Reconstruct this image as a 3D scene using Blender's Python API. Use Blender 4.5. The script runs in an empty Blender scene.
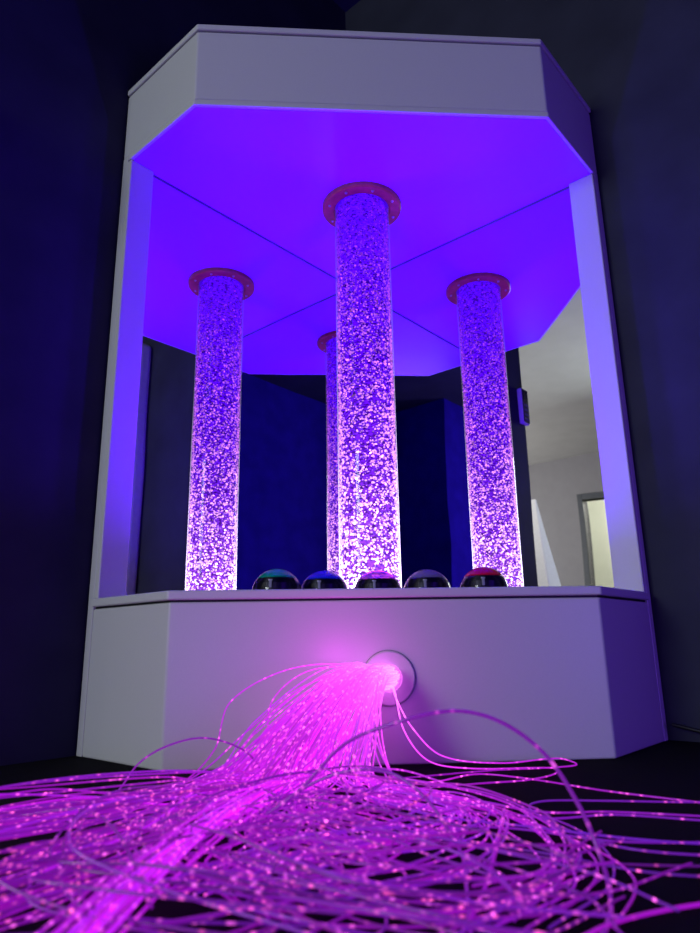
import bpy, bmesh, math, random
import numpy as np
from mathutils import Vector, Matrix

random.seed(11)
rng = np.random.default_rng(11)
PI = math.pi
R2 = math.sqrt(0.5)
ROT = math.radians(225)            # room axes: local x runs along the left wall, local y along the right wall

sc = bpy.context.scene
C = sc.collection


def W(a, b, z=0.0):
    """room axes (a along the left wall, b along the right wall) to world"""
    return Vector(((b - a) * R2, -(a + b) * R2, z))


# ------------------------------------------------------------------ materials
def mat(name):
    m = bpy.data.materials.new(name)
    m.use_nodes = True
    nt = m.node_tree
    nt.nodes.clear()
    out = nt.nodes.new('ShaderNodeOutputMaterial')
    return m, nt, out


def node(nt, kind, **kw):
    n = nt.nodes.new(kind)
    for k, v in kw.items():
        if k in n.inputs:
            n.inputs[k].default_value = v
        else:
            setattr(n, k, v)
    return n


def paint(name, col, rough=0.5, noise=0.06, scale=30.0, bump=0.0, spec=0.5, metallic=0.0, coat=0.0):
    m, nt, out = mat(name)
    p = node(nt, 'ShaderNodeBsdfPrincipled')
    p.inputs['Roughness'].default_value = rough
    p.inputs['Metallic'].default_value = metallic
    p.inputs['Specular IOR Level'].default_value = spec
    p.inputs['Coat Weight'].default_value = coat
    tc = node(nt, 'ShaderNodeTexCoord')
    ns = node(nt, 'ShaderNodeTexNoise')
    ns.inputs['Scale'].default_value = scale
    ns.inputs['Detail'].default_value = 4
    nt.links.new(tc.outputs['Object'], ns.inputs['Vector'])
    cr = node(nt, 'ShaderNodeValToRGB')
    cr.color_ramp.elements[0].position = 0.3
    cr.color_ramp.elements[1].position = 0.7
    cr.color_ramp.elements[0].color = [c * (1 - noise) for c in col] + [1]
    cr.color_ramp.elements[1].color = [min(1, c * (1 + noise)) for c in col] + [1]
    nt.links.new(ns.outputs['Fac'], cr.inputs['Fac'])
    nt.links.new(cr.outputs['Color'], p.inputs['Base Color'])
    if bump > 0:
        bp = node(nt, 'ShaderNodeBump')
        bp.inputs['Strength'].default_value = bump
        bp.inputs['Distance'].default_value = 0.004
        nt.links.new(ns.outputs['Fac'], bp.inputs['Height'])
        nt.links.new(bp.outputs['Normal'], p.inputs['Normal'])
    nt.links.new(p.outputs['BSDF'], out.inputs['Surface'])
    return m


M = {}
M['white_metal'] = paint('white powder coat', (0.62, 0.62, 0.62), 0.34, 0.02, 400, 0.02, 0.5)
M['underside'] = paint('gloss underside with violet light painted in', (0.52, 0.07, 0.88), 0.25, 0.02, 60, 0.0, 0.3)  # white metal, with the tube's blue-violet light put into its colour
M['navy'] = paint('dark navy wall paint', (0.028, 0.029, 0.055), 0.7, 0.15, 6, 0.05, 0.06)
M['navy_bluelit'] = paint('navy wall paint with blue light', (0.012, 0.004, 0.34), 0.8, 0.15, 6, 0.05, 0.0)  # navy walls with the tube's blue light mixed into the colour
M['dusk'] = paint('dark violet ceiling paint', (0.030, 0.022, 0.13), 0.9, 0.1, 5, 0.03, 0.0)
M['navy_lit'] = paint('navy wall paint lit copy', (0.042, 0.044, 0.070), 0.7, 0.15, 6, 0.05, 0.06)  # same navy, lightened to carry the light falling on the right wall
M['grey_wall'] = paint('pale grey wall paint', (0.36, 0.35, 0.37), 0.8, 0.03, 8, 0.03, 0.2)
M['ceiling'] = paint('grey white ceiling paint', (0.58, 0.57, 0.56), 0.9, 0.04, 5, 0.03, 0.2)
M['carpet'] = paint('black carpet', (0.006, 0.005, 0.008), 0.95, 0.6, 500, 0.8, 0.1)
M['skirting'] = paint('dark skirting', (0.05, 0.05, 0.075), 0.5, 0.1, 20)
M['frame_grey'] = paint('grey door frame paint', (0.10, 0.11, 0.13), 0.5, 0.06, 20)
M['white_room'] = paint('white room paint', (0.8, 0.82, 0.72), 0.8, 0.03, 5)
M['red_wood'] = paint('red stained ring', (0.42, 0.08, 0.045), 0.42, 0.18, 55, 0.05)
M['bolt'] = paint('steel bolt', (0.55, 0.55, 0.58), 0.3, 0.05, 200, 0, 0.5, 0.9)
M['black_plastic'] = paint('black plastic', (0.008, 0.008, 0.010), 0.35, 0.1, 200)
M['grey_plastic'] = paint('pale plastic', (0.55, 0.52, 0.62), 0.4, 0.05, 200)
M['pad'] = paint('pale grey vinyl', (0.30, 0.28, 0.36), 0.5, 0.05, 40, 0.05)
M['screen'] = paint('dark screen', (0.01, 0.01, 0.015), 0.15, 0.1, 200)
M['white_plastic'] = paint('white plastic', (0.8, 0.8, 0.8), 0.4, 0.03, 200)
M['white_cloth'] = paint('white cloth', (0.9, 0.9, 0.88), 0.9, 0.05, 90, 0.1)
M['dark_cloth'] = paint('grey edging', (0.15, 0.15, 0.16), 0.9, 0.05, 90)
M['trim_dark'] = paint('dark joint sealant', (0.12, 0.06, 0.22), 0.6, 0.1, 60)
M['joint_grey'] = paint('grey joint', (0.13, 0.12, 0.14), 0.6, 0.1, 60)
M['rubber'] = paint('black rubber', (0.01, 0.01, 0.012), 0.5, 0.1, 100)


def mirror_mat():
    m, nt, out = mat('silver mirror')
    g = node(nt, 'ShaderNodeBsdfGlossy')
    g.inputs['Roughness'].default_value = 0.0
    g.inputs['Color'].default_value = (0.86, 0.86, 0.88, 1)
    tc = node(nt, 'ShaderNodeTexCoord')
    ns = node(nt, 'ShaderNodeTexNoise')          # acrylic mirror: very gentle waviness
    ns.inputs['Scale'].default_value = 4.5
    ns.inputs['Detail'].default_value = 0
    nt.links.new(tc.outputs['Object'], ns.inputs['Vector'])
    bp = node(nt, 'ShaderNodeBump')
    bp.inputs['Strength'].default_value = 0.08
    bp.inputs['Distance'].default_value = 0.004
    nt.links.new(ns.outputs['Fac'], bp.inputs['Height'])
    nt.links.new(bp.outputs['Normal'], g.inputs['Normal'])
    nt.links.new(g.outputs['BSDF'], out.inputs['Surface'])
    return m


M['mirror'] = mirror_mat()


def attr_emission(name, strength=1.0, gloss=0.0):
    """emission colour read from the vertex colours of the mesh (the light carried by that piece of fibre or bubble)"""
    m, nt, out = mat(name)
    at = node(nt, 'ShaderNodeAttribute')
    at.attribute_name = 'glow'
    e = node(nt, 'ShaderNodeEmission')
    e.inputs['Strength'].default_value = strength
    nt.links.new(at.outputs['Color'], e.inputs['Color'])
    if gloss > 0:
        p = node(nt, 'ShaderNodeBsdfPrincipled')
        p.inputs['Base Color'].default_value = (0.10, 0.03, 0.12, 1)
        p.inputs['Roughness'].default_value = 0.25
        ad = node(nt, 'ShaderNodeAddShader')
        nt.links.new(e.outputs[0], ad.inputs[0])
        nt.links.new(p.outputs[0], ad.inputs[1])
        nt.links.new(ad.outputs[0], out.inputs['Surface'])
    else:
        nt.links.new(e.outputs[0], out.inputs['Surface'])
    m.cycles.emission_sampling = 'NONE'
    return m


M['fibre'] = attr_emission('side glow fibre', 1.0, 1.0)
M['bubbles'] = attr_emission('lit bubbles', 1.0)


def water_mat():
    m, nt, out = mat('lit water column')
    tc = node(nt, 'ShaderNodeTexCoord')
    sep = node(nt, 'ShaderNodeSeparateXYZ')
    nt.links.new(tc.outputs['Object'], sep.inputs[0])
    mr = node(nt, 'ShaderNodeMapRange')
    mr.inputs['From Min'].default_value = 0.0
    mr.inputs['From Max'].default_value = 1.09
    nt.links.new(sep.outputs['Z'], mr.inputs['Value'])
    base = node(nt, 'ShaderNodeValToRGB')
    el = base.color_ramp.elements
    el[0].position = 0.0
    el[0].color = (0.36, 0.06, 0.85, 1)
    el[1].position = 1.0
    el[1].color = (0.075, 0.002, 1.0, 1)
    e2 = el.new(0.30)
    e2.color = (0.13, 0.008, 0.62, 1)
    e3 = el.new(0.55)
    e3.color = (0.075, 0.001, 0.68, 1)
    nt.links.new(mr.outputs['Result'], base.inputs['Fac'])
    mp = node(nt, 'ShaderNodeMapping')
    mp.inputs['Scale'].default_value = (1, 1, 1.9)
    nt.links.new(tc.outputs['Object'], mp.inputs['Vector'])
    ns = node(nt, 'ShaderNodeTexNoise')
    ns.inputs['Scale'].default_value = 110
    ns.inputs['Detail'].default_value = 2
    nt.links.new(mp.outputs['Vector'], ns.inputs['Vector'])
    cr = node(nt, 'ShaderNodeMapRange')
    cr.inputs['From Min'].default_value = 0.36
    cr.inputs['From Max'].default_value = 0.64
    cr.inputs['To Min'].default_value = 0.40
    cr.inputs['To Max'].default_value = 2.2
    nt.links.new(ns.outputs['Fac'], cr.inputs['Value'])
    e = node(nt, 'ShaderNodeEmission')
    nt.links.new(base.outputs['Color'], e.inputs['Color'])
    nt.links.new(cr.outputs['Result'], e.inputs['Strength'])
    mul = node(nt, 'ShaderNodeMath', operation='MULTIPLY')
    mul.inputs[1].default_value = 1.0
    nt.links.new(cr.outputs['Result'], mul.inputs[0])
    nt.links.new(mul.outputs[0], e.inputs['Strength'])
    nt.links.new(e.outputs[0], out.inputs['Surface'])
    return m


M['water'] = water_mat()


def clear_mat(name, tint=(1, 1, 1), gloss=1.0, rough=0.05):
    m, nt, out = mat(name)
    tr = node(nt, 'ShaderNodeBsdfTransparent')
    tr.inputs['Color'].default_value = (*tint, 1)
    gl = node(nt, 'ShaderNodeBsdfGlossy')
    gl.inputs['Roughness'].default_value = rough
    fr = node(nt, 'ShaderNodeFresnel')
    fr.inputs['IOR'].default_value = 1.45
    mx = node(nt, 'ShaderNodeMixShader')
    ml = node(nt, 'ShaderNodeMath', operation='MULTIPLY')
    ml.inputs[1].default_value = gloss
    nt.links.new(fr.outputs[0], ml.inputs[0])
    nt.links.new(ml.outputs[0], mx.inputs['Fac'])
    nt.links.new(tr.outputs[0], mx.inputs[1])
    nt.links.new(gl.outputs[0], mx.inputs[2])
    nt.links.new(mx.outputs[0], out.inputs['Surface'])
    return m


M['acrylic'] = clear_mat('clear acrylic tube wall', (0.96, 0.96, 1.0), 0.8)
m_ = M['acrylic']            # edge-lit acrylic: foot light painted as emission where the wall is seen edge-on
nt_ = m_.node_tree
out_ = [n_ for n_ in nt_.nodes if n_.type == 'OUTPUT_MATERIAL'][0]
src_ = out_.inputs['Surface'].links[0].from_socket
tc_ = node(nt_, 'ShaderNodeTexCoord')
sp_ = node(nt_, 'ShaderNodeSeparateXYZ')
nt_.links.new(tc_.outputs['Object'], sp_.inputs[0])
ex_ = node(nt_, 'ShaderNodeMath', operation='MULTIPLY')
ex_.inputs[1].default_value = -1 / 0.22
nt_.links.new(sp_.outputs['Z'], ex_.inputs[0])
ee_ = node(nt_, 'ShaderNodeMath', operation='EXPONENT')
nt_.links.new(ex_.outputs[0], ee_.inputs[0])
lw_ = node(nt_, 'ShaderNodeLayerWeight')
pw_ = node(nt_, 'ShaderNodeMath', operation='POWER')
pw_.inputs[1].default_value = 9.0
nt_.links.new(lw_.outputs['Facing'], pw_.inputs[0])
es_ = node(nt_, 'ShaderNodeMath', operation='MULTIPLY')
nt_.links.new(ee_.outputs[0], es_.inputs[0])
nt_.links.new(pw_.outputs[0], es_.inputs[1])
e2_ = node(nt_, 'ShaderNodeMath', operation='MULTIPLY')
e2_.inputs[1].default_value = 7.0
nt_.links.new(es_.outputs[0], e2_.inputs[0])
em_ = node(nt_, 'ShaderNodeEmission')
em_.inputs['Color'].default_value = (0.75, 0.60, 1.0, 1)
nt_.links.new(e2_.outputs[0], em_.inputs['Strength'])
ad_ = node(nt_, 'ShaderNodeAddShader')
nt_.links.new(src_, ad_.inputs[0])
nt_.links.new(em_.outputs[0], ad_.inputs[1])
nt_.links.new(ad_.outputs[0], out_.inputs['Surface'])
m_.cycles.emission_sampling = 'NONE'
M['clear_skirt'] = clear_mat('clear plastic skirt', (0.72, 0.70, 0.86), 1.0)


def dome_mat(name, col, trans=0.25):
    m, nt, out = mat(name)
    p = node(nt, 'ShaderNodeBsdfPrincipled')
    p.inputs['Base Color'].default_value = (*col, 1)
    p.inputs['Roughness'].default_value = 0.12
    p.inputs['Coat Weight'].default_value = 0.6
    tl = node(nt, 'ShaderNodeBsdfTranslucent')
    tl.inputs['Color'].default_value = (*col, 1)
    tr = node(nt, 'ShaderNodeBsdfTransparent')
    tr.inputs['Color'].default_value = (*[min(1, c * 1.2 + 0.05) for c in col], 1)
    mx = node(nt, 'ShaderNodeMixShader')
    mx.inputs['Fac'].default_value = 0.3
    nt.links.new(p.outputs[0], mx.inputs[1])
    nt.links.new(tl.outputs[0], mx.inputs[2])
    mx2 = node(nt, 'ShaderNodeMixShader')
    mx2.inputs['Fac'].default_value = trans
    nt.links.new(mx.outputs[0], mx2.inputs[1])
    nt.links.new(tr.outputs[0], mx2.inputs[2])
    nt.links.new(mx2.outputs[0], out.inputs['Surface'])
    return m


# ------------------------------------------------------------------ mesh helpers
def obj(name, bm, material, parent=None, bevel=0.0, smooth=False, rot=0.0, loc=(0, 0, 0)):
    me = bpy.data.meshes.new(name)
    bmesh.ops.recalc_face_normals(bm, faces=bm.faces[:])
    bm.to_mesh(me)
    bm.free()
    o = bpy.data.objects.new(name, me)
    C.objects.link(o)
    me.materials.append(material)
    if smooth:
        for p in me.polygons:
            p.use_smooth = True
    if parent is not None:
        o.parent = parent
    o.location = loc
    o.rotation_euler = (0, 0, rot)
    if bevel > 0:
        md = o.modifiers.new('bevel', 'BEVEL')
        md.width = bevel
        md.segments = 3
        md.limit_method = 'ANGLE'
        md.angle_limit = math.radians(25)
        md.harden_normals = False
    return o


def prism(bm, poly, z0, z1):
    lo = [bm.verts.new((x, y, z0)) for x, y in poly]
    hi = [bm.verts.new((x, y, z1)) for x, y in poly]
    n = len(poly)
    bm.faces.new(lo[::-1])
    bm.faces.new(hi)
    for i in range(n):
        bm.faces.new((lo[i], lo[(i + 1) % n], hi[(i + 1) % n], hi[i]))
    return bm


def box(bm, x0, x1, y0, y1, z0, z1):
    return prism(bm, [(x0, y0), (x1, y0), (x1, y1), (x0, y1)], z0, z1)


def lathe(bm, prof, n=48, cx=0.0, cy=0.0, closed=False):
    """prof: list of (r, z); closed joins the last ring to the first"""
    rings = []
    for r, z in prof:
        if r < 1e-6:
            rings.append([bm.verts.new((cx, cy, z))])
        else:
            rings.append([bm.verts.new((cx + r * math.cos(2 * PI * k / n), cy + r * math.sin(2 * PI * k / n), z)) for k in range(n)])
    pairs = list(zip(rings[:-1], rings[1:]))
    if closed:
        pairs.append((rings[-1], rings[0]))
    for A, B in pairs:
        for k in range(n):
            k2 = (k + 1) % n
            if len(A) == 1 and len(B) == 1:
                continue
            if len(A) == 1:
                bm.faces.new((A[0], B[k2], B[k]))
            elif len(B) == 1:
                bm.faces.new((A[k], A[k2], B[0]))
            else:
                bm.faces.new((A[k], A[k2], B[k2], B[k]))
    return bm


def NB():
    return bmesh.new()


def empty(name, label, cat, loc, rot=0.0, group=None):
    o = bpy.data.objects.new(name, None)
    o.empty_display_size = 0.1
    C.objects.link(o)
    o.location = loc
    o.rotation_euler = (0, 0, rot)
    o['label'] = label
    o['category'] = cat
    if group:
        o['group'] = group
    return o


def tag(o, label, cat, group=None):
    o['label'] = label
    o['category'] = cat
    if group:
        o['group'] = group
    return o


def struct(name, bm, material, parent=None, bevel=0.0, rot=ROT, loc=(0, 0, 0)):
    o = obj(name, bm, material, parent, bevel, False, rot, loc)
    o['kind'] = 'structure'
    return o


# ------------------------------------------------------------------ the room
H = 2.66
A1, B1, B0 = 7.2, 3.2, -4.5
OFF = -0.034                       # the room corner sits just behind the cabinet
WING = 1.30
struct('floor', box(NB(), OFF - 0.2, A1 + 2.0, B0 - 0.2, B1 + 0.2, -0.1, 0.0), M['carpet'])
struct('ceiling', box(NB(), OFF - 0.2, A1 + 2.0, B0 - 0.2, B1 + 0.2, H, H + 0.1), M['ceiling'])
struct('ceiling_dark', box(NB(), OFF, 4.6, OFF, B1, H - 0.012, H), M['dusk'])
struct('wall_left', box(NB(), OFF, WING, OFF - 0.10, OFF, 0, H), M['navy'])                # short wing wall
struct('wall_right', box(NB(), OFF - 0.2, OFF, OFF - 0.10, B1, 0, H), M['navy_lit'])
struct('wall_back', box(NB(), OFF - 0.2, 4.0, B1, B1 + 0.2, 0, H), M['navy_bluelit'])
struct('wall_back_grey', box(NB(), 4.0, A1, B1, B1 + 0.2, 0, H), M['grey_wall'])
struct('wall_partition', box(NB(), 4.0, 4.4, 2.22, B1, 0, H), M['navy_bluelit'])
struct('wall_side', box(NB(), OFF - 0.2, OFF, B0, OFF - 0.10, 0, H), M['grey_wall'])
struct('wall_end', box(NB(), OFF - 0.2, A1 + 0.2, B0 - 0.2, B0, 0, H), M['grey_wall'])
# far wall of the bright room, with a doorway
D0, D1, DH = -2.17, -1.22, 2.03
bm = NB()
box(bm, A1, A1 + 0.12, B0, D0, 0, H)
box(bm, A1, A1 + 0.12, D1, B1 + 0.2, 0, H)
box(bm, A1, A1 + 0.12, D0, D1, DH, H)
struct('wall_far', bm, M['grey_wall'])
bm = NB()
box(bm, A1 - 0.03, A1 + 0.14, D0 - 0.07, D0, 0, DH + 0.08)
box(bm, A1 - 0.03, A1 + 0.14, D1, D1 + 0.07, 0, DH + 0.08)
box(bm, A1 - 0.03, A1 + 0.14, D0, D1, DH, DH + 0.08)
struct('door_1', bm, M['frame_grey'], bevel=0.006)
bm = NB()                                                                                 # the room past the doorway
box(bm, A1 + 1.85, A1 + 1.95, -3.2, 0.2, 0, H)
box(bm, A1 + 0.12, A1 + 1.95, -3.3, -3.2, 0, H)
box(bm, A1 + 0.12, A1 + 1.95, 0.2, 0.3, 0, H)
struct('wall_beyond_door', bm, M['white_room'])
struct('baseboard_right', box(NB(), OFF, OFF + 0.012, 0.95, B1, 0, 0.085), M['skirting'], bevel=0.003)

# ------------------------------------------------------------------ the cabinet
S, D = 0.857, 0.274
H1, H2, H3 = 0.3144, 1.4068, 1.6357
CA, CB = 0.40, 0.40               # base point of the cabinet in room axes
cab = empty('bubble_tube_cabinet', 'white metal corner cabinet with canopy, mirrored back and open front holding the bubble tube', 'cabinet', W(CA, CB), ROT)
BK = -0.027


def foot(g, back):
    """five-sided corner footprint grown outward by g"""
    q = g * math.tan(PI / 8)
    return [(x - CA, y - CB) for x, y in [(back, back), (S + g, back), (S + g, D + q), (D + q, S + g), (back, S + g)]]


def shift(bm):
    bmesh.ops.translate(bm, verts=bm.verts[:], vec=(-CA, -CB, 0))
    return bm


wm = M['white_metal']
# hollow plinth: five panels as one folded sheet metal body
obj('base', prism(NB(), foot(0, -0.004), 0.0, H1 - 0.0215), wm, cab, bevel=0.004)
obj('ledge', prism(NB(), foot(0.007, -0.0), H1 - 0.0175, H1), wm, cab, bevel=0.0035)
obj('canopy', prism(NB(), foot(0, BK), H2 + 0.0185, H3 - 0.0185), wm, cab, bevel=0.004)
obj('canopy_trim', prism(NB(), foot(0.0025, -0.0), H2 + 0.001, H2 + 0.0165), wm, cab, bevel=0.003)
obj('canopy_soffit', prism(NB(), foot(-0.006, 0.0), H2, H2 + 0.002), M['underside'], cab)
obj('lid', prism(NB(), foot(0.004, BK), H3 - 0.0155, H3), wm, cab, bevel=0.0035)
# sealing gaskets that show as the dark seam lines
for z in (H1 - 0.0215, H3 - 0.0185):
    obj('seam', prism(NB(), foot(-0.004, 0.0), z, z + 0.004), M['rubber'], cab)
# seam between trim and canopy
obj('seam', prism(NB(), foot(-0.003, 0.0), H2 + 0.0165, H2 + 0.0185), M['rubber'], cab)
PW, PT = 0.066, 0.012
for k in (0, 1):
    bm = NB()
    if k == 0:
        box(bm, 0, S, BK, -0.005, 0.0, H2 + 0.0185)
    else:
        box(bm, BK, -0.005, 0, S, 0.0, H2 + 0.0185)
    obj('side_panel', shift(bm), wm, cab, bevel=0.002)
    bm = NB()
    if k == 0:
        box(bm, S - PW, S, -0.005, PT, H1, H2)
    else:
        box(bm, -0.005, PT, S - PW, S, H1, H2)
    obj('post', shift(bm), wm, cab, bevel=0.003)
    bm = NB()
    if k == 0:
        box(bm, 0.0, S - PW, -0.004, 0.0, H1, H2)
    else:
        box(bm, -0.004, 0.0, 0.0, S - PW, H1, H2)
    obj('mirror', shift(bm), M['mirror'], cab)
    bm = NB()
    if k == 0:
        box(bm, 0.0, S - PW, 0.0, 0.0022, H2 - 0.004, H2)
    else:
        box(bm, 0.0, 0.0022, 0.0022, S - PW, H2 - 0.004, H2)
    obj('mirror_trim', shift(bm), M['trim_dark'], cab)
# round cover plate with its hole in the front panel, facing the room
HX, HY, HZ = -0.004, -0.8014 + 0.0, 0.15


def world_part(bm, parent_root):
    """mesh given in world axes, moved into the axes of a root"""
    mw = (Matrix.Translation(parent_root.location) @ Matrix.Rotation(parent_root.rotation_euler.z, 4, 'Z')).inverted()
    bmesh.ops.transform(bm, matrix=mw, verts=bm.verts[:])
    return bm


FY = -(S + D) * R2
bm = lathe(NB(), [(0.024, 0.0), (0.024, 0.006), (0.047, 0.006), (0.0495, 0.003), (0.0495, 0.0)], 64, closed=True)
bmesh.ops.transform(bm, matrix=Matrix.Translation((HX, FY, HZ)) @ Matrix.Rotation(PI / 2, 4, 'X'), verts=bm.verts[:])
gp = obj('outlet_plate', world_part(bm, cab), wm, cab, bevel=0.001)
bm = lathe(NB(), [(0.0495, 0.0), (0.0495, 0.0010), (0.0503, 0.0010), (0.0503, 0.0)], 64, closed=True)
bmesh.ops.transform(bm, matrix=Matrix.Translation((HX, FY, HZ)) @ Matrix.Rotation(PI / 2, 4, 'X'), verts=bm.verts[:])
obj('plate_seam', world_part(bm, cab), M['joint_grey'], gp)

# ------------------------------------------------------------------ bubble tube
TY = -0.4439
RT, RC = 0.0755, 0.111
tube = empty('bubble_tube', 'tall clear bubble tube glowing pink to violet, standing inside the cabinet', 'bubble tube', (0, TY, H1), 0)
TL = H2 - H1
bm = lathe(NB(), [(RT, 0.011), (RT, TL - 0.001)], 72)
tw = obj('tube_wall', bm, M['acrylic'], tube, smooth=True)
bm = lathe(NB(), [(0.0, 0.012), (0.066, 0.012), (0.066, TL - 0.004), (0.0, TL - 0.004)], 72)
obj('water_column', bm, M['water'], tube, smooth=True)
# base lamp ring under the tube
bm = lathe(NB(), [(0.0, 0.0), (0.088, 0.0), (0.088, 0.008), (0.078, 0.011), (0.0, 0.011)], 64)
obj('base_ring', bm, M['black_plastic'], tube, bevel=0.001)
# red ring where the tube meets the canopy
bm = lathe(NB(), [(RT + 0.001, TL), (RC, TL), (RC, TL - 0.010), (RC - 0.004, TL - 0.014), (RT + 0.006, TL - 0.014), (RT + 0.001, TL - 0.012)], 72, closed=True)
col = obj('collar', bm, M['red_wood'], tube, smooth=False)
for k in range(8):
    an = 2 * PI * (k + 0.3) / 8
    bm = lathe(NB(), [(0.0, TL - 0.0175), (0.003, TL - 0.017), (0.0042, TL - 0.0145), (0.0042, TL - 0.0135), (0.0, TL - 0.0135)], 12, cx=0.094 * math.cos(an), cy=0.094 * math.sin(an))
    obj('bolt', bm, M['bolt'], col, smooth=True)


def numpy_mesh(name, verts, quads, glow, material, parent, smooth=True, tris=False):
    me = bpy.data.meshes.new(name)
    nv, nf = len(verts), len(quads)
    k = quads.shape[1]
    me.vertices.add(nv)
    me.vertices.foreach_set('co', verts.astype(np.float32).ravel())
    me.loops.add(nf * k)
    me.loops.foreach_set('vertex_index', quads.astype(np.int32).ravel())
    me.polygons.add(nf)
    me.polygons.foreach_set('loop_start', np.arange(0, nf * k, k, dtype=np.int32))
    me.update(calc_edges=True)
    if smooth:
        me.polygons.foreach_set('use_smooth', np.ones(nf, dtype=bool))
    at = me.color_attributes.new('glow', 'FLOAT_COLOR', 'POINT')
    rgba = np.ones((nv, 4), dtype=np.float32)
    rgba[:, :3] = glow
    at.data.foreach_set('color', rgba.ravel())
    me.validate()
    o = bpy.data.objects.new(name, me)
    C.objects.link(o)
    me.materials.append(material)
    if parent is not None:
        o.parent = parent
    return o


def ico():
    b = bmesh.new()
    bmesh.ops.create_icosphere(b, subdivisions=1, radius=1.0)
    v = np.array([q.co[:] for q in b.verts])
    f = np.array([[q.index for q in p.verts] for p in b.faces])
    b.free()
    return v, f


IV, IF = ico()


def make_bubbles(n):
    t = rng.random(n)                                     # height fraction
    t = np.where(rng.random(n) < 0.25, t ** 1.6, t)       # denser near the lamp
    th = rng.random(n) * 2 * PI
    rad = 0.0680 + 0.0045 * rng.random(n)
    size = 0.0012 + 0.0022 * rng.random(n) ** 1.7
    size *= (1.08 - 0.36 * t)
    el = 1.0 + 1.1 * rng.random(n) ** 2                   # some are squashed wide
    tilt = rng.normal(0, 0.7, n)
    # local frame: tangent, up, radial
    tang = np.stack([-np.sin(th), np.cos(th), 0 * th], 1)
    up = np.stack([0 * th, 0 * th, 1 + 0 * th], 1)
    rd = np.stack([np.cos(th), np.sin(th), 0 * th], 1)
    e1 = tang * np.cos(tilt)[:, None] + up * np.sin(tilt)[:, None]
    e2 = -tang * np.sin(tilt)[:, None] + up * np.cos(tilt)[:, None]
    c = rd * rad[:, None] + up * (0.014 + t * (TL - 0.03))[:, None]
    v = (c[:, None, :] + e1[:, None, :] * (IV[None, :, 0:1] * (size * el)[:, None, None])
         + e2[:, None, :] * (IV[None, :, 1:2] * size[:, None, None])
         + rd[:, None, :] * (IV[None, :, 2:3] * np.minimum(size, 0.0028)[:, None, None]))
    f = IF[None] + (np.arange(n) * len(IV))[:, None, None]
    # colour by height: near white pink at the lamp, violet at the top
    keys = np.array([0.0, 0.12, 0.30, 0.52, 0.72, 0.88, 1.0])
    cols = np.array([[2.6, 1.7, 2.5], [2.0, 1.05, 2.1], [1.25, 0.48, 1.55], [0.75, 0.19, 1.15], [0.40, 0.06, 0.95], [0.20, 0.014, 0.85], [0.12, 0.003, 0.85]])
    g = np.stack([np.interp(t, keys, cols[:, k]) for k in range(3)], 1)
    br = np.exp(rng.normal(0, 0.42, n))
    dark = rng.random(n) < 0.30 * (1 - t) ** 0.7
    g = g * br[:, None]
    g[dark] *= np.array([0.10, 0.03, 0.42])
    g = np.repeat(g[:, None, :], len(IV), 1)
    return v.reshape(-1, 3), f.reshape(-1, 3), g.reshape(-1, 3)


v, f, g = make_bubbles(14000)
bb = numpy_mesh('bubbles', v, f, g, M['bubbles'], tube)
bb['kind'] = 'stuff'

# ------------------------------------------------------------------ dome push buttons on the ledge
dome_cols = [
    ((0.0, 0.50, 0.27), 'green dome push button, leftmost of the five along the ledge', -0.2150, -0.735),
    ((0.02, 0.05, 0.80), 'blue dome push button on the ledge between the green and the pink one', -0.1200, -0.695),
    ((0.62, 0.20, 0.60), 'clear pink dome push button on the ledge straight in front of the bubble tube', -0.0090, -0.692),
    ((0.40, 0.36, 0.48), 'clear whitish dome push button on the ledge beside the red one', 0.0930, -0.700),
    ((0.85, 0.01, 0.06), 'red dome push button, rightmost of the five along the ledge', 0.2030, -0.735),
]


def make_button(col, label, x, y, first):
    root = empty('push_button', label, 'button', (x, y, H1), 0, 'dome push buttons along the ledge')
    R_ = (0.048 ** 2 + 0.036 ** 2) / (2 * 0.036)
    zc = 0.046 - R_
    def cap(z):
        return (math.sqrt(max(0.0, R_ * R_ - (z - zc) ** 2)), z)
    obj('housing', lathe(NB(), [(0, 0), (0.040, 0), (0.040, 0.016), (0.0375, 0.0255), (0, 0.0262)], 48), M['black_plastic'], root)
    obj('skirt', lathe(NB(), [(0.0485, 0.0), (0.0485, 0.009)] + [cap(0.010 + 0.0165 * k / 6) for k in range(7)], 48), M['clear_skirt'], root, smooth=True)
    prof = [cap(0.0268 + (0.046 - 0.0268) * (1 - (1 - k / 10) ** 2)) for k in range(11)]
    prof[-1] = (0.0, 0.046)
    obj('dome', lathe(NB(), [(0.0, 0.0266), (prof[0][0], 0.0266)] + prof, 48), dome_mat('dome ' + label.split()[0] + label.split()[1], col, 0.12 if 'clear' not in label else 0.5), root, smooth=True)
    bm = NB()
    box(bm, -0.0135, -0.0085, -0.0415, -0.0375, 0.006, 0.020)
    box(bm, -0.0150, -0.0070, -0.0415, -0.0370, 0.019, 0.0220)
    obj('lamp_clip', bm, M['white_plastic'], root, bevel=0.0006)
    return root


for i, (c, l, x, y) in enumerate(dome_cols):
    make_button(c, l, x, y, i == 0)

# ------------------------------------------------------------------ fibre optic tail
fib = empty('fibre_optic_tail', 'glowing magenta fibre optic strands spilling from the cabinet front over the black floor', 'fibre optic strands', (HX, FY, 0.0), 0)
FO = np.array([HX, FY, 0.0])


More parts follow.
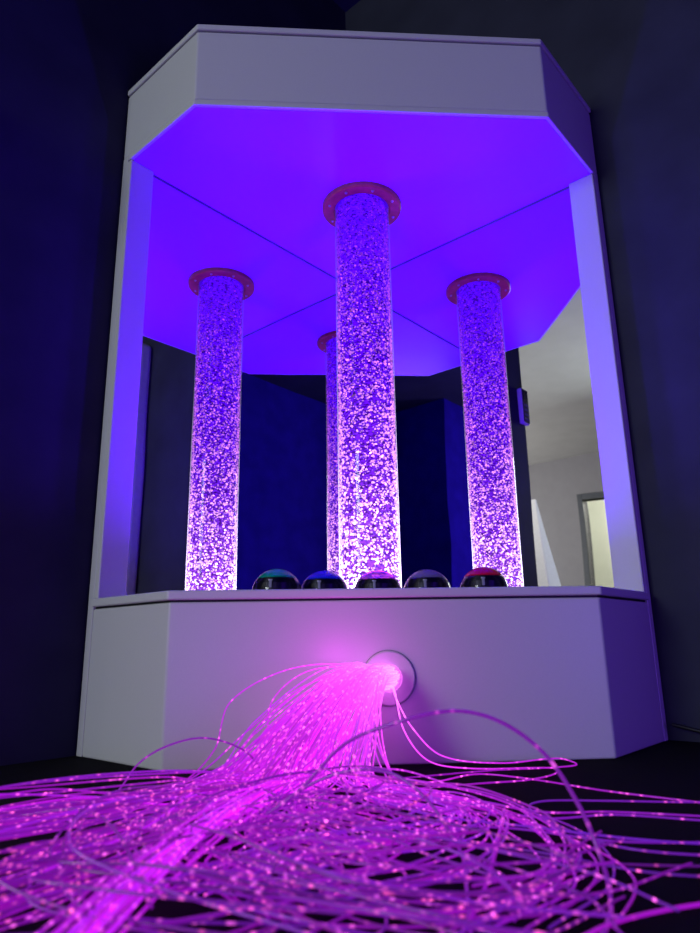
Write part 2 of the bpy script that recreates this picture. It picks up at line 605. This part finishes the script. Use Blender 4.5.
def catmull(P, step=0.0032):
    P = np.array(P, float)
    P = np.vstack([2 * P[0] - P[1], P, 2 * P[-1] - P[-2]])
    out = []
    for i in range(1, len(P) - 2):
        p0, p1, p2, p3 = P[i - 1:i + 3]
        n = max(2, int(np.linalg.norm(p2 - p1) / 0.004))
        t = np.linspace(0, 1, n, endpoint=False)[:, None]
        # centripetal-like tension by scaled tangents
        d = np.linalg.norm(p2 - p1)
        m1 = (p2 - p0) / (np.linalg.norm(p2 - p1) + np.linalg.norm(p1 - p0) + 1e-9) * d
        m2 = (p3 - p1) / (np.linalg.norm(p3 - p2) + np.linalg.norm(p2 - p1) + 1e-9) * d
        h = (2 * t ** 3 - 3 * t ** 2 + 1) * p1 + (t ** 3 - 2 * t ** 2 + t) * m1 + (-2 * t ** 3 + 3 * t ** 2) * p2 + (t ** 3 - t ** 2) * m2
        out.append(h)
    out.append(P[-2][None])
    Q = np.vstack(out)
    L = np.concatenate([[0], np.cumsum(np.linalg.norm(np.diff(Q, axis=0), axis=1))])
    n = max(8, int(L[-1] / step))
    s = np.linspace(0, L[-1], n)
    return np.stack([np.interp(s, L, Q[:, k]) for k in range(3)], 1), s


def tube_mesh(Q, r, sides=6):
    T = np.gradient(Q, axis=0)
    T /= np.linalg.norm(T, axis=1)[:, None] + 1e-12
    ref = np.array([0.13, 0.21, 0.97])
    U = np.cross(T, ref)
    nn = np.linalg.norm(U, axis=1)[:, None]
    U = np.where(nn < 1e-3, np.array([1.0, 0, 0]), U / (nn + 1e-12))
    V = np.cross(T, U)
    an = np.arange(sides) * 2 * PI / sides
    v = Q[:, None, :] + r * (U[:, None, :] * np.cos(an)[None, :, None] + V[:, None, :] * np.sin(an)[None, :, None])
    n = len(Q)
    i = np.arange(n - 1)[:, None]
    k = np.arange(sides)[None]
    k2 = (k + 1) % sides
    q = np.stack([i * sides + k, i * sides + k2, (i + 1) * sides + k2, (i + 1) * sides + k], -1).reshape(-1, 4)
    return v.reshape(-1, 3), q


def glow_of(s, hue, power, reddots):
    """light left in the fibre along its length, with sparkle nicks in the sheath"""
    n = len(s)
    hot = np.exp(-s / 0.08)[:, None]
    mid = np.exp(-s / 0.22)[:, None]
    base_far = np.array([[0.34, 0.003, 0.50]]) * (1 - hue) + np.array([[0.105, 0.008, 0.46]]) * hue
    c = base_far * power * (0.35 + 0.65 * np.exp(-s / 1.0))[:, None] * 1.0
    c = c + mid * np.array([[1.6, 0.0, 1.5]]) * (1.0 - 0.45 * hue)
    c = c + hot * np.array([[1.7, 0.55, 1.6]])
    dots = rng.random(n) < 0.11
    amp = np.where(dots, np.exp(rng.normal(0.0, 0.6, n)), 0.0)[:, None]
    dc = np.array([[0.85, 0.12, 0.80]]) * (1 - reddots) + np.array([[0.95, 0.09, 0.30]]) * reddots
    fade = (0.45 + 0.55 * np.exp(-s / 0.6))[:, None]
    c = c + amp * dc * fade * 0.95
    return c


strands = []      # (verts, quads, glow, nearness)
CAMP = np.array([-0.16, -2.1137, 0.2106])


def add_strand(P, r=0.00125, hue=None, power=1.0, reddots=None, s0=0.0):
    Q, s = catmull(P)
    Q[:, 2] = np.maximum(Q[:, 2], r + 0.0005)
    hue = rng.random() if hue is None else hue
    reddots = rng.random() if reddots is None else reddots
    g = glow_of(s + s0, hue, power, reddots)
    sides = 5
    v, q = tube_mesh(Q - FO, r, sides)
    g = np.repeat(g, sides, 0)
    # size in the photograph: rough pixel area
    d = np.linalg.norm(Q - CAMP, axis=1)
    inview = (Q[:, 1] > -1.60)
    strands.append((v, q, g, float(np.sum(inview / d ** 2))))


def jit(p, j, jz=0.0):
    return (p[0] + rng.normal(0, j), p[1] + rng.normal(0, j), max(0.002, p[2] + rng.normal(0, jz)))


def head(target, lift):
    """from the outlet hole out into the room, over the hump and down to a landing point"""
    an, rr = rng.random() * 2 * PI, 0.021 * math.sqrt(rng.random())
    hx, hz = HX + rr * math.cos(an), HZ + rr * math.sin(an)
    tx, ty = target
    u = (hz - HZ) / 0.021
    p0 = (hx, FY + 0.01, hz)
    p1 = (hx - 0.006, FY - 0.018, hz + 0.002)
    f1, f2 = 0.38, 0.80
    p2 = (hx + (tx - hx) * f1, FY + (ty - FY) * f1 - 0.012, HZ - 0.004 + 0.020 * u + lift)
    p3 = (hx + (tx - hx) * f2, FY + (ty - FY) * f2 - 0.010, HZ * 0.46 + 0.018 * u + lift * 0.8)
    p4 = (tx, ty, 0.012 + 0.02 * rng.random())
    return [p0, p1, p2, p3, p4]


def family(n, lands, paths, j=0.03, zs=0.02, r=0.00125, hue=None, power=1.0, lift=0.0, red=None):
    for k in range(n):
        u = rng.random()
        lx = lands[0][0] + (lands[1][0] - lands[0][0]) * u + rng.normal(0, 0.012)
        ly = lands[0][1] + (lands[1][1] - lands[0][1]) * u + rng.normal(0, 0.012)
        P = head((lx, ly), lift + rng.normal(0, 0.006))
        path = paths[int(rng.integers(len(paths)))]
        ox, oy = rng.normal(0, j), rng.normal(0, j * 0.7)
        zz = zs * rng.random() ** 1.5
        grow = 0.5
        for q in path:
            P.append((q[0] + ox * grow + rng.normal(0, j * 0.45), q[1] + oy * grow + rng.normal(0, j * 0.4), max(0.002, (q[2] if len(q) > 2 else 0) + zz * (0.4 + rng.random()))))
            grow = min(1.3, grow + 0.3)
        add_strand(P, r, hue if hue is None else min(1, max(0, hue + rng.normal(0, 0.2))), power * math.exp(rng.normal(0, 0.3)), red)


# the streams the strands run in, one after another over the floor
family(44, [(-0.22, -0.94), (-0.30, -0.98)], [[(-0.40, -1.04), (-0.56, -1.10), (-0.80, -1.17)], [(-0.42, -1.07), (-0.60, -1.15), (-0.85, -1.28)]], 0.018, 0.008, hue=0.6)
family(60, [(-0.16, -0.98), (-0.26, -1.03)], [[(-0.34, -1.13), (-0.48, -1.22), (-0.66, -1.30)], [(-0.32, -1.10), (-0.44, -1.14), (-0.58, -1.24), (-0.70, -1.42)], [(-0.30, -1.14), (-0.36, -1.28), (-0.50, -1.42), (-0.62, -1.50)], [(-0.28, -1.14), (-0.33, -1.30), (-0.41, -1.44), (-0.50, -1.56)]], 0.035, 0.05, hue=0.4, red=0.7)
family(34, [(-0.12, -1.00), (-0.20, -1.05)], [[(-0.205, -1.16, .02), (-0.245, -1.30, .03), (-0.285, -1.48, .03), (-0.32, -1.75, .02)]], 0.010, 0.02, hue=0.1, power=2.1)
family(32, [(-0.10, -0.98), (-0.18, -1.05)], [[(-0.14, -1.16), (-0.06, -1.28), (-0.12, -1.38), (-0.28, -1.40), (-0.42, -1.50)], [(-0.17, -1.18), (-0.22, -1.34), (-0.16, -1.46), (-0.02, -1.50), (0.10, -1.44)], [(-0.15, -1.14), (-0.21, -1.25), (-0.14, -1.32), (-0.05, -1.25), (-0.10, -1.17), (-0.22, -1.22), (-0.30, -1.40)]], 0.03, 0.05, hue=0.3)
family(34, [(-0.05, -0.93), (-0.13, -1.02)], [[(-0.03, -1.05), (0.04, -1.12), (0.07, -1.22), (0.05, -1.33), (-0.02, -1.42), (-0.14, -1.48)], [(-0.01, -1.04), (0.06, -1.12), (0.105, -1.22), (0.11, -1.33), (0.07, -1.44), (-0.02, -1.52)], [(-0.07, -1.09), (-0.01, -1.15), (0.02, -1.23), (-0.04, -1.31), (-0.15, -1.34), (-0.26, -1.44)]], 0.016, 0.025, hue=0.55)
family(4, [(-0.08, -1.00), (-0.14, -1.06)], [[(-0.03, -1.20), (0.08, -1.26), (0.20, -1.32), (0.40, -1.36)], [(-0.04, -1.25), (0.06, -1.33), (0.16, -1.39), (0.36, -1.42)]], 0.02, 0.01, hue=0.8, red=0.8)
family(40, [(-0.15, -1.02), (-0.24, -1.10)], [[(-0.30, -1.30, .02), (-0.22, -1.46, .02), (-0.10, -1.53, .015), (0.02, -1.58, .008)], [(-0.36, -1.32, .02), (-0.34, -1.47, .02), (-0.24, -1.55, .015), (-0.10, -1.59, .01)], [(-0.28, -1.38, .02), (-0.38, -1.48, .02), (-0.48, -1.58, .01)], [(-0.20, -1.26, .01), (-0.12, -1.42, .01), (-0.16, -1.54, .01), (-0.30, -1.60, .01)], [(-0.16, -1.24, .01), (-0.03, -1.40, .008), (0.04, -1.50, .006), (0.02, -1.60, .005)]], 0.035, 0.03, hue=0.45, power=0.8)

# single strands that show on their own against the panel and the bare floor
def solo(pts, r=0.00125, hue=0.5, power=1.0, red=0.5):
    add_strand(pts, r, hue, power, red, 0.0 if pts[0][1] > FY else 0.8)


hp = [(HX, FY + 0.01, HZ), (HX - 0.004, FY - 0.02, HZ + 0.002)]
solo(hp + [(-0.10, -0.86, 0.178), (-0.20, -0.885, 0.168), (-0.285, -0.90, 0.120), (-0.305, -0.93, 0.050), (-0.36, -0.99, 0.008), (-0.52, -1.05, 0.004), (-0.80, -1.12, 0.003)], hue=0.3)
solo(hp + [(-0.08, -0.86, 0.172), (-0.16, -0.89, 0.166), (-0.215, -0.905, 0.120), (-0.225, -0.94, 0.04), (-0.30, -1.01, 0.006), (-0.6, -1.10, 0.004)], hue=0.3)
solo(hp + [(-0.07, -0.87, 0.168), (-0.17, -0.90, 0.140), (-0.25, -0.925, 0.08), (-0.34, -0.98, 0.015), (-0.5, -1.06, 0.004), (-0.8, -1.14, 0.003)], hue=0.6)
solo(hp + [(-0.05, -0.87, 0.17), (-0.13, -0.90, 0.158), (-0.22, -0.93, 0.10), (-0.30, -0.97, 0.02), (-0.5, -1.05, 0.004)], hue=0.2)
solo([(HX + 0.004, FY + 0.01, HZ - 0.012), (0.000, FY - 0.02, 0.134), (0.004, -0.84, 0.115), (0.027, -0.855, 0.070), (0.075, -0.865, 0.024), (0.175, -0.87, 0.010), (0.282, -0.865, 0.014), (0.307, -0.88, 0.006), (0.262, -0.89, 0.004), (0.16, -0.90, 0.004), (0.05, -0.93, 0.004), (-0.05, -0.96, 0.004)], hue=0.3)
solo([(HX + 0.006, FY + 0.01, HZ - 0.012), (0.004, FY - 0.02, 0.126), (0.016, -0.84, 0.062), (0.052, -0.86, 0.016), (0.118, -0.875, 0.004), (0.238, -0.89, 0.004), (0.262, -0.90, 0.004), (0.243, -0.945, 0.003), (0.185, -0.985, 0.003), (0.11, -1.0, 0.003), (0.0, -1.03, 0.004)], hue=0.2)
solo(hp + [(-0.03, -0.88, 0.10), (-0.02, -0.96, 0.01), (0.03, -0.985, 0.004), (0.12, -0.93, 0.004), (0.19, -0.975, 0.003), (0.27, -1.08, 0.003), (0.36, -1.17, 0.003), (0.47, -1.30, 0.003)], hue=0.25, red=0.7)
solo(hp + [(-0.05, -0.90, 0.10), (-0.03, -1.0, 0.01), (0.06, -1.10, 0.004), (0.14, -1.19, 0.003), (0.22, -1.20, 0.003), (0.33, -1.24, 0.003), (0.5, -1.30, 0.003)], hue=0.6)
solo(hp + [(-0.05, -0.91, 0.10), (-0.02, -1.01, 0.01), (0.05, -1.13, 0.004), (0.13, -1.22, 0.003), (0.22, -1.215, 0.003), (0.32, -1.26, 0.003), (0.5, -1.33, 0.003)], hue=0.8)
solo([(0.48, -1.17, 0.003), (0.36, -1.165, 0.003), (0.24, -1.14, 0.003), (0.165, -1.13, 0.003), (0.130, -1.165, 0.004), (0.135, -1.25, 0.003), (0.165, -1.345, 0.003), (0.235, -1.385, 0.003), (0.36, -1.40, 0.003)], hue=0.75, power=1.2, red=0.8)
solo(hp + [(-0.04, -0.90, 0.09), (-0.02, -1.02, 0.01), (0.05, -1.13, 0.006), (0.11, -1.26, 0.004), (0.14, -1.38, 0.004), (0.13, -1.46, 0.004), (0.07, -1.55, 0.004)], hue=0.2)
solo(hp + [(-0.04, -0.90, 0.09), (-0.02, -1.03, 0.01), (0.06, -1.15, 0.006), (0.12, -1.28, 0.004), (0.125, -1.38, 0.004), (0.09, -1.46, 0.004), (0.0, -1.55, 0.004)], hue=0.3)
solo([(0.4, -1.47, 0.003), (0.22, -1.50, 0.003), (0.13, -1.52, 0.004), (0.06, -1.55, 0.004), (-0.02, -1.62, 0.004)], hue=0.0, power=1.6, red=1.0, r=0.0018)
# big arches of strand close to the lens
solo([(-0.26, -1.26, 0.004), (-0.22, -1.28, 0.02), (-0.165, -1.30, 0.058), (-0.117, -1.33, 0.107), (-0.06, -1.36, 0.132), (-0.006, -1.38, 0.143), (0.035, -1.40, 0.134), (0.072, -1.42, 0.105), (0.094, -1.44, 0.062), (0.102, -1.455, 0.028), (0.098, -1.48, 0.006), (0.075, -1.53, 0.003), (0.03, -1.60, 0.003)], r=0.0021, hue=0.45, power=1.0, red=0.3)
solo([(-0.27, -1.20, 0.004), (-0.235, -1.21, 0.006), (-0.201, -1.22, 0.018), (-0.153, -1.23, 0.050), (-0.101, -1.25, 0.068), (-0.056, -1.27, 0.065), (-0.022, -1.30, 0.041), (-0.004, -1.33, 0.012), (-0.004, -1.38, 0.004), (-0.02, -1.46, 0.003), (-0.04, -1.56, 0.003)], r=0.0020, hue=0.5, power=1.0, red=0.3)
solo([(-0.440, -1.08, 0.003), (-0.434, -1.055, 0.006), (-0.422, -1.04, 0.018), (-0.398, -1.03, 0.051), (-0.358, -1.02, 0.072), (-0.309, -1.01, 0.079), (-0.257, -1.0, 0.062), (-0.230, -1.0, 0.038), (-0.222, -1.0, 0.010)], r=0.0014, hue=0.3, power=1.0, red=0.3)
solo([(-0.50, -1.20, 0.02), (-0.40, -1.30, 0.045), (-0.33, -1.42, 0.05), (-0.27, -1.55, 0.03)], r=0.0016, hue=0.4, power=0.8)
solo([(-0.14, -1.16, 0.06), (-0.115, -1.20, 0.05), (-0.105, -1.26, 0.02), (-0.11, -1.32, 0.006)], r=0.0015, hue=0.2)
solo([(0.045, -1.36, 0.045), (0.02, -1.42, 0.03), (-0.01, -1.48, 0.01), (-0.05, -1.56, 0.004)], r=0.0018, hue=0.2, power=1.2)
for k in range(10):      # loose coils lying in the heap
    cx, cy, rr = rng.uniform(-0.28, 0.08), rng.uniform(-1.38, -1.14), rng.uniform(0.035, 0.09)
    a0 = rng.random() * 2 * PI
    n = int(rng.integers(7, 13))
    P = [(cx + rr * (1 + 0.12 * math.sin(i)) * math.cos(a0 + i * 0.7), cy + rr * math.sin(a0 + i * 0.7), 0.012 + 0.03 * abs(math.sin(i * 0.5 + a0))) for i in range(n)]
    solo(P, hue=rng.random() * 0.7)

order = sorted(range(len(strands)), key=lambda i: -strands[i][3])
for i in order[:100]:
    v, q, g, _ = strands[i]
    numpy_mesh('fibre_strand', v, q, g, M['fibre'], fib)
rest = order[100:]
off, vs, qs, gs = 0, [], [], []
for i in rest:
    v, q, g, _ = strands[i]
    vs.append(v)
    qs.append(q + off)
    gs.append(g)
    off += len(v)
ms = numpy_mesh('fibre_strand_mass', np.vstack(vs), np.vstack(qs), np.vstack(gs), M['fibre'], fib)
ms['kind'] = 'stuff'

# ------------------------------------------------------------------ things seen in the mirrors
# wall controller on the wing wall
wc = empty('wall_controller', 'small upright wall controller with dark screen near the end of the dark wing wall', 'controller', W(1.272, OFF, 1.215), ROT)
obj('case', box(NB(), -0.030, 0.030, 0.0, 0.024, 0.0, 0.175), M['grey_plastic'], wc, bevel=0.005)
obj('face', box(NB(), -0.027, 0.027, 0.023, 0.0265, 0.006, 0.169), M['black_plastic'], wc, bevel=0.001)
obj('screen', box(NB(), -0.022, 0.022, 0.0262, 0.0275, 0.115, 0.160), M['screen'], wc)
for r_ in range(4):
    for c_ in range(3):
        obj('key', box(NB(), -0.021 + 0.016 * c_, -0.011 + 0.016 * c_, 0.0262, 0.0285, 0.016 + 0.023 * r_, 0.028 + 0.023 * r_), M['dark_cloth'], wc)
# white tapering cloth panel out in the bright room
tp = empty('cloth_panel', 'tall white tapering cloth panel with grey edge, reflected in the right mirror', 'panel', W(3.2, -0.96, 0.0), ROT)
bm = NB()
lo = [bm.verts.new(p) for p in [(-0.2, -0.24, 0), (0.2, -0.24, 0), (0.2, 0.235, 0), (-0.2, 0.235, 0)]]
hi = [bm.verts.new(p) for p in [(-0.012, -0.02, 1.27), (0.012, -0.02, 1.27), (0.012, 0.04, 1.27), (-0.012, 0.04, 1.27)]]
bm.faces.new(lo[::-1])
bm.faces.new(hi)
for k in range(4):
    bm.faces.new((lo[k], lo[(k + 1) % 4], hi[(k + 1) % 4], hi[k]))
obj('cloth', bm, M['white_cloth'], tp, bevel=0.01)

# upholstered panel standing by the right wall
pp = empty('padded_panel', 'tall padded panel standing against the right wall, reflected beside the left post', 'panel', W(OFF + 0.04, 1.60, 0.0), ROT)
obj('pad', box(NB(), -0.035, 0.035, -0.33, 0.33, 0.02, 1.60), M['pad'], pp, bevel=0.02)
obj('foot_rail', box(NB(), -0.03, 0.03, -0.31, 0.31, 0.0, 0.03), M['black_plastic'], pp, bevel=0.003)

# cable lying along the foot of the right wall
def curve_tube(name, pts, r, material, parent=None):
    Q, s = catmull(pts, 0.012)
    v, q = tube_mesh(Q, r, 8)
    b = NB()
    vv = [b.verts.new(p) for p in v]
    for f_ in q:
        b.faces.new([vv[i] for i in f_])
    return obj(name, b, material, parent, smooth=True)


cb = curve_tube('power_cable', [tuple(W(-0.008, 0.875, 0.035)), tuple(W(0.0, 0.95, 0.022)), tuple(W(0.02, 1.03, 0.010)), tuple(W(0.06, 1.15, 0.006)), tuple(W(0.10, 1.4, 0.006)), tuple(W(0.10, 2.0, 0.006))], 0.004, M['rubber'])
tag(cb, 'thin black power cable running along the foot of the right wall', 'cable')

# ------------------------------------------------------------------ light
def point(name, loc, power, col, radius=0.05):
    l = bpy.data.lights.new(name, 'POINT')
    l.energy = power
    l.color = col
    l.shadow_soft_size = radius
    o = bpy.data.objects.new(name, l)
    o.location = loc
    C.objects.link(o)
    return o


def area(name, loc, target, power, col, sx, sy):
    l = bpy.data.lights.new(name, 'AREA')
    l.shape = 'RECTANGLE'
    l.size, l.size_y = sx, sy
    l.energy = power
    l.color = col
    o = bpy.data.objects.new(name, l)
    o.location = loc
    o.rotation_euler = (Vector(target) - Vector(loc)).to_track_quat('-Z', 'Y').to_euler()
    C.objects.link(o)
    return o


area('side_fill', W(4.6, -4.3, 1.3), W(4.6, 0.0, 2.3), 95, (1.0, 0.99, 0.93), 3.5, 1.8)  # added fill for the bright room's ceiling and walls, no window there
area('room_fill', W(5.4, 0.28, 1.5), W(0.8, 0.3, 0.5), 60, (0.88, 1.0, 0.98), 1.2, 1.2)  # unseen fill standing in for the bright room's light on the cabinet
point('doorway_lamp', W(A1 + 0.9, -1.5, 2.3), 60, (1.0, 1.0, 0.88), 0.15)
point('fibre_head_light', (-0.10, -0.93, 0.19), 0.30, (1.0, 0.03, 0.95), 0.03)
area('blue_fill', W(0.9, 2.9, 0.32), W(0.5, 0.3, 0.9), 11.0, (0.17, 0.03, 1.0), 0.8, 0.8)  # added fill, kept low out of sight, turning the right facet blue
area('panel_fill', W(1.9, -0.7, 1.8), W(3.2, -0.95, 0.7), 16, (1.0, 1.0, 0.94), 0.3, 0.3)  # added fill behind the wing wall to brighten the cloth panel

area('violet_fill', W(3.3, 2.3, 0.25), W(0.6, 0.6, 0.9), 9.0, (0.36, 0.20, 1.0), 1.0, 0.3)  # added low fill that gives the cabinet front a violet cast

# added fills hidden on the ledge round the tube, washing up the canopy
for (x, y) in ((0.0, -0.60), (-0.16, -0.46), (0.16, -0.46)):
    fl = area('ledge_fill', (x, y, H1 + 0.012), (x, y, 2.0), 9.0, (0.075, 0.0, 1.0), 0.05, 0.05)
    fl.data.spread = math.radians(158)

w = bpy.data.worlds.new('world')
sc.world = w
w.use_nodes = True
bg = w.node_tree.nodes.get('Background')
bg.inputs['Color'].default_value = (0.01, 0.01, 0.02, 1)
bg.inputs['Strength'].default_value = 0.2

# ------------------------------------------------------------------ camera
f_px, yaw, pitch, roll = 681.293, 0.0686, 0.2561, -0.0165
fw = Vector((math.sin(yaw) * math.cos(pitch), math.cos(yaw) * math.cos(pitch), math.sin(pitch)))
r0 = Vector((math.cos(yaw), -math.sin(yaw), 0))
u0 = r0.cross(fw)
r1 = r0 * math.cos(roll) + u0 * math.sin(roll)
u1 = -r0 * math.sin(roll) + u0 * math.cos(roll)
cam = bpy.data.cameras.new('camera')
cam.sensor_fit = 'VERTICAL'
cam.sensor_height = 36.0
cam.lens = f_px * 36.0 / 933.0
cam.clip_start = 0.01
cam.dof.use_dof = True
cam.dof.focus_distance = 1.65
cam.dof.aperture_fstop = 5.0
co = bpy.data.objects.new('camera', cam)
C.objects.link(co)
mw = Matrix((r1, u1, -fw)).transposed().to_4x4()
mw.translation = Vector((-0.16, -2.1137, 0.2106))
co.matrix_world = mw
sc.camera = co

sc.view_settings.view_transform = 'Standard'
sc.view_settings.look = 'None'
sc.view_settings.exposure = 0.0
sc.cycles.use_denoising = True
sc.cycles.max_bounces = 12
sc.cycles.glossy_bounces = 8
sc.cycles.transparent_max_bounces = 16
sc.cycles.sample_clamp_indirect = 6.0
